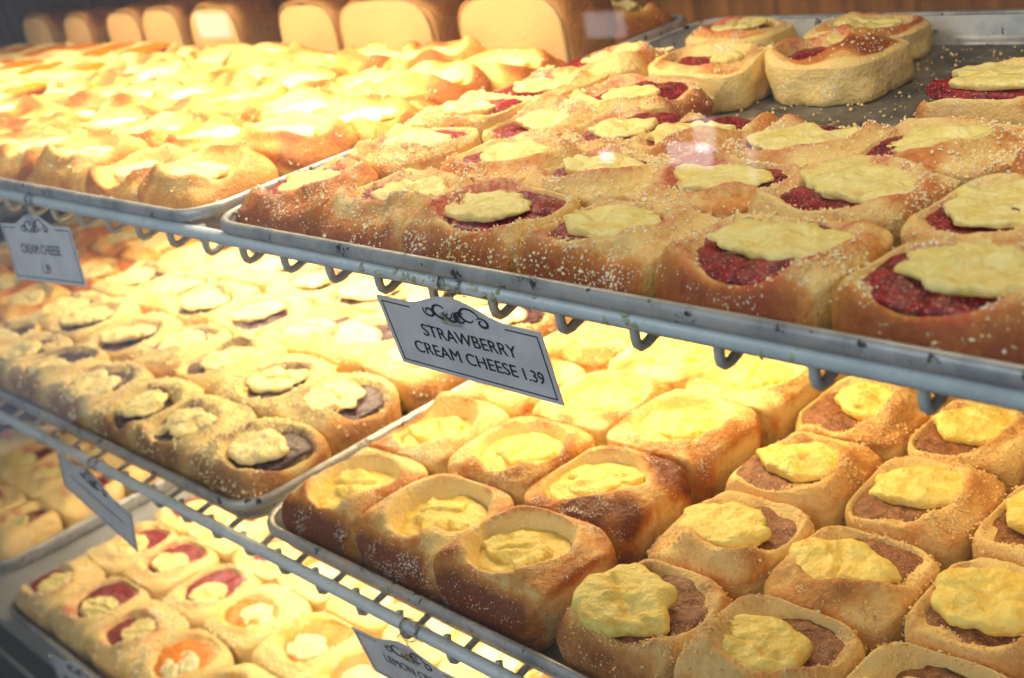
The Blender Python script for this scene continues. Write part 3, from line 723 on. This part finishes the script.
def clip(e, rail, x, w=1.8):
    """rail=(y,z) of rail centre; part of the tag"""
    inv = e.matrix_world.inverted()
    V = []; F = []; n = 20
    for xx in (-w/2, w/2):
        for rr in (.5, .6):
            for k in range(n):
                a = math.radians(-60+300*k/(n-1)); V.append((x+xx, rail[0]+rr*math.cos(a), rail[1]+rr*math.sin(a)))
    for k in range(n-1):
        F += [(k, k+1, 2*n+k+1, 2*n+k), (n+k, 3*n+k, 3*n+k+1, n+k+1), (k, n+k, n+k+1, k+1), (2*n+k, 2*n+k+1, 3*n+k+1, 3*n+k)]
    F += [(0, 2*n, 3*n, n), (n-1, 2*n-1, 4*n-1, 3*n-1)]
    mb = MB(); mb.V = V; mb.F = F
    # tongue in front of the card
    yy, zz = rail[0]-.6, rail[1]
    mb.box((x-.75, yy-.35, zz-1.9), (x+.75, yy-.25, zz-.1))
    mb.box((x-.75, yy-.35, zz-.2), (x+.75, yy+.1, zz-.1))
    Vl = [tuple(((inv @ (Vector(v)*U)))/U) for v in mb.V]
    o = link('clip', mesh('clip', Vl, mb.F, True), M['clear'], e); o['label'] = 'clear plastic clip hooked over the rail'
t = price_tag((-2.36, -.76, -1.87, .08, .07, .04, 11.9, 4.9), 'small blurred price tag reading cream cheese on the upper rail at the left',
          [('CREAM CHEESE', 1.15, 0, -2.45, .85), ('1.39', 1.15, 0, -4.1, .8)])
clip(t, (0, 0), -2.36)
t = price_tag((51.0, -.85, -1.15, .10, -.22, -.085, 11.3, 4.65), 'price tag reading strawberry cream cheese 1.39 hanging from the upper rail',
          [('STRAWBERRY', 1.16, .3, -2.1, .9), ('CREAM CHEESE', 1.16, -.45, -3.45, .9), ('1.39', 1.12, 4.15, -3.45, .8)])
clip(t, (0, 0), 50.6)
t = price_tag((-4.97, -2.5, -25.6, .02, .04, -.26, 12.86, 4.13), 'steeply angled price tag on the middle rail above the red streaked buns', [(None, .16, 0, -1.9, 1)])
clip(t, (D2, -H2), -5.0)
t = price_tag((40.07, -2.5, -25.81, .05, -.2, -.03, 11.13, 4.38), 'price tag starting lemon cream, cut off by the bottom edge under middle rail', [('LEMON CREAM', 1.1, 0, -2.1, .82)], ink='ink_brown')
clip(t, (D2, -H2), 40.4)
t = price_tag((-16.4, -6.6, -48.2, .1, .0, 0, 11.4, 4.9), 'blue grey price tag with scrolls standing at the bottom left edge', [(None, .5, 0, -2.2, 1)])
mb = MB(); mb.box((-1.1, -.4, -6.1), (1.1, .5, -5.9)); mb.box((-1.1, -.25, -5.95), (1.1, -.08, -4.2)); mb.box((-1.1, .08, -5.95), (1.1, .25, -4.2))
o = mb.build('clip', M['clear'], t, smooth=False); o['label'] = 'clear plastic foot holding the card'
# cheese smears stuck on the upper rail
P = []; 
for k in range(46):
    x = random.choice([44.3, 47.0, 49.8, 53.2, 56.0, 62.5, 72.0])+random.gauss(0, .9); a = math.radians(random.uniform(95, 200))
    P.append((x, .45*math.cos(a), .45*math.sin(a)))
P = np.array(P); o = link('crumb_smear', crumbs_mesh(P, RNG.uniform(.08, .3, len(P))), crumbm('dried crumbs', lin(196, 200, 160), lin(168, 176, 140)))
tag(o, 'pale greenish crumbs dried onto the upper rail above the strawberry tag', 'crumbs', kind='stuff')
# crumbs lying in the bare part of the strawberry tray
n = 500; Pc = np.stack([RNG.uniform(44, 68, n), RNG.uniform(21, 48, n), np.full(n, PZ1+.2)], 1)
o = link('loose_crumbs', crumbs_mesh(Pc, RNG.uniform(.05, .16, n)), M['crumb_cin']); tag(o, 'loose crumbs on the bare back of the strawberry tray', 'crumbs', kind='stuff')

# ------------------------------------------------------------------ lights
def area(name, loc, size, power, col, rot=(0, 0, 0), spread=PI):
    l = bpy.data.lights.new(name, 'AREA'); l.shape = 'RECTANGLE'; l.size = size[0]*U; l.size_y = size[1]*U
    l.energy = power; l.color = col[:3]
    l.spread = spread
    o = bpy.data.objects.new(name, l); COL.objects.link(o); o.location = [c*U for c in loc]; o.rotation_euler = rot
    return o
WARM = (1.0, .82, .57); WARM2 = (1.0, .76, .42)
area('case_lamp_upper', (-18, 18, 29), (104, 14), 6.8, WARM, spread=2.1)
area('warm_fill_upper_right', (72, 20, 40), (40, 10), 1.3, WARM)  # added warm fill for the right end of the upper shelf
area('case_lamp_middle', (0, 29, -3.4), (90, 8), 7.0, WARM2)
area('warm_fill_middle_right', (78, 26, -3.4), (40, 8), .55, WARM2)  # added fill that warms the right end of the middle shelf
area('case_lamp_lower', (-4, 24, -H2-3.6), (90, 10), 6.2, WARM)
area('shop_daylight', (60, -190, 120), (220, 120), 30, (.84, .92, 1.0), (math.radians(58), 0, math.radians(8)))
w = bpy.data.worlds.new('World'); SC.world = w; w.use_nodes = True
w.node_tree.nodes['Background'].inputs[0].default_value = (.55, .68, .85, 1); w.node_tree.nodes['Background'].inputs[1].default_value = .3

def glow(name, c, sx_, sz_, k):  # emissive box out of view, added to make glare spots in the case glass
    m = bpy.data.materials.new('glare panel glow'); m.use_nodes = True; b = m.node_tree.nodes['Principled BSDF']
    b.inputs['Emission Color'].default_value = (.86, .9, 1, 1); b.inputs['Emission Strength'].default_value = k
    x, y, z = c; mb = MB(); mb.box((x-sx_/2, y-1, z-sz_/2), (x+sx_/2, y, z+sz_/2)); o = mb.build(name, m, smooth=False); o['kind'] = 'structure'
glow('glare_panel_2', (-204, -330, -107), 20, 9, 4.5)  # from here: invented free-standing panels, seen only as reflections in the glass
glow('glare_panel_7', (-196, -330, -99), 9, 12, 3.5)
glow('glare_panel_3', (-246, -330, -110), 5.5, 4, 9)
glow('glare_panel_4', (-177, -330, -107), 4, 17, 2.2)
glow('glare_panel_5', (-235, -330, -60), 19, 9, 2.6)
glow('glare_panel_6', (-512, -330, -56), 30, 12, 3)

# ------------------------------------------------------------------ camera
f, yaw, pitch, roll, cx, cy, cz = 1306.1066701655163, 0.8992037855741838, 0.3882167070270296, -0.21233641165015477, 101.12886193750829, -37.397534800627284, 22.114303704782184
fw = Vector((-math.sin(yaw)*math.cos(pitch), math.cos(yaw)*math.cos(pitch), -math.sin(pitch)))
r0 = Vector((math.cos(yaw), math.sin(yaw), 0)); u0 = r0.cross(fw)
r = math.cos(roll)*r0+math.sin(roll)*u0; u = -math.sin(roll)*r0+math.cos(roll)*u0
cam = bpy.data.cameras.new('Camera'); co = bpy.data.objects.new('Camera', cam); COL.objects.link(co)
co.matrix_world = Matrix(((r.x, u.x, -fw.x, cx*U), (r.y, u.y, -fw.y, cy*U), (r.z, u.z, -fw.z, cz*U), (0, 0, 0, 1)))
cam.sensor_width = 36; cam.lens = f/1024*36; cam.clip_start = .01; cam.clip_end = 50
cam.dof.use_dof = True; cam.dof.aperture_fstop = 10.5
cam.dof.focus_distance = (Vector((50, 2, -4))-Vector((cx, cy, cz))).dot(fw)*U
SC.camera = co
SC.view_settings.view_transform = 'Standard'; SC.view_settings.look = 'None'; SC.view_settings.gamma = 1
SC.view_settings.use_curve_mapping = False; SC.view_settings.exposure = 0.0
SC.cycles.max_bounces = 8; SC.cycles.transparent_max_bounces = 12; SC.cycles.use_denoising = True
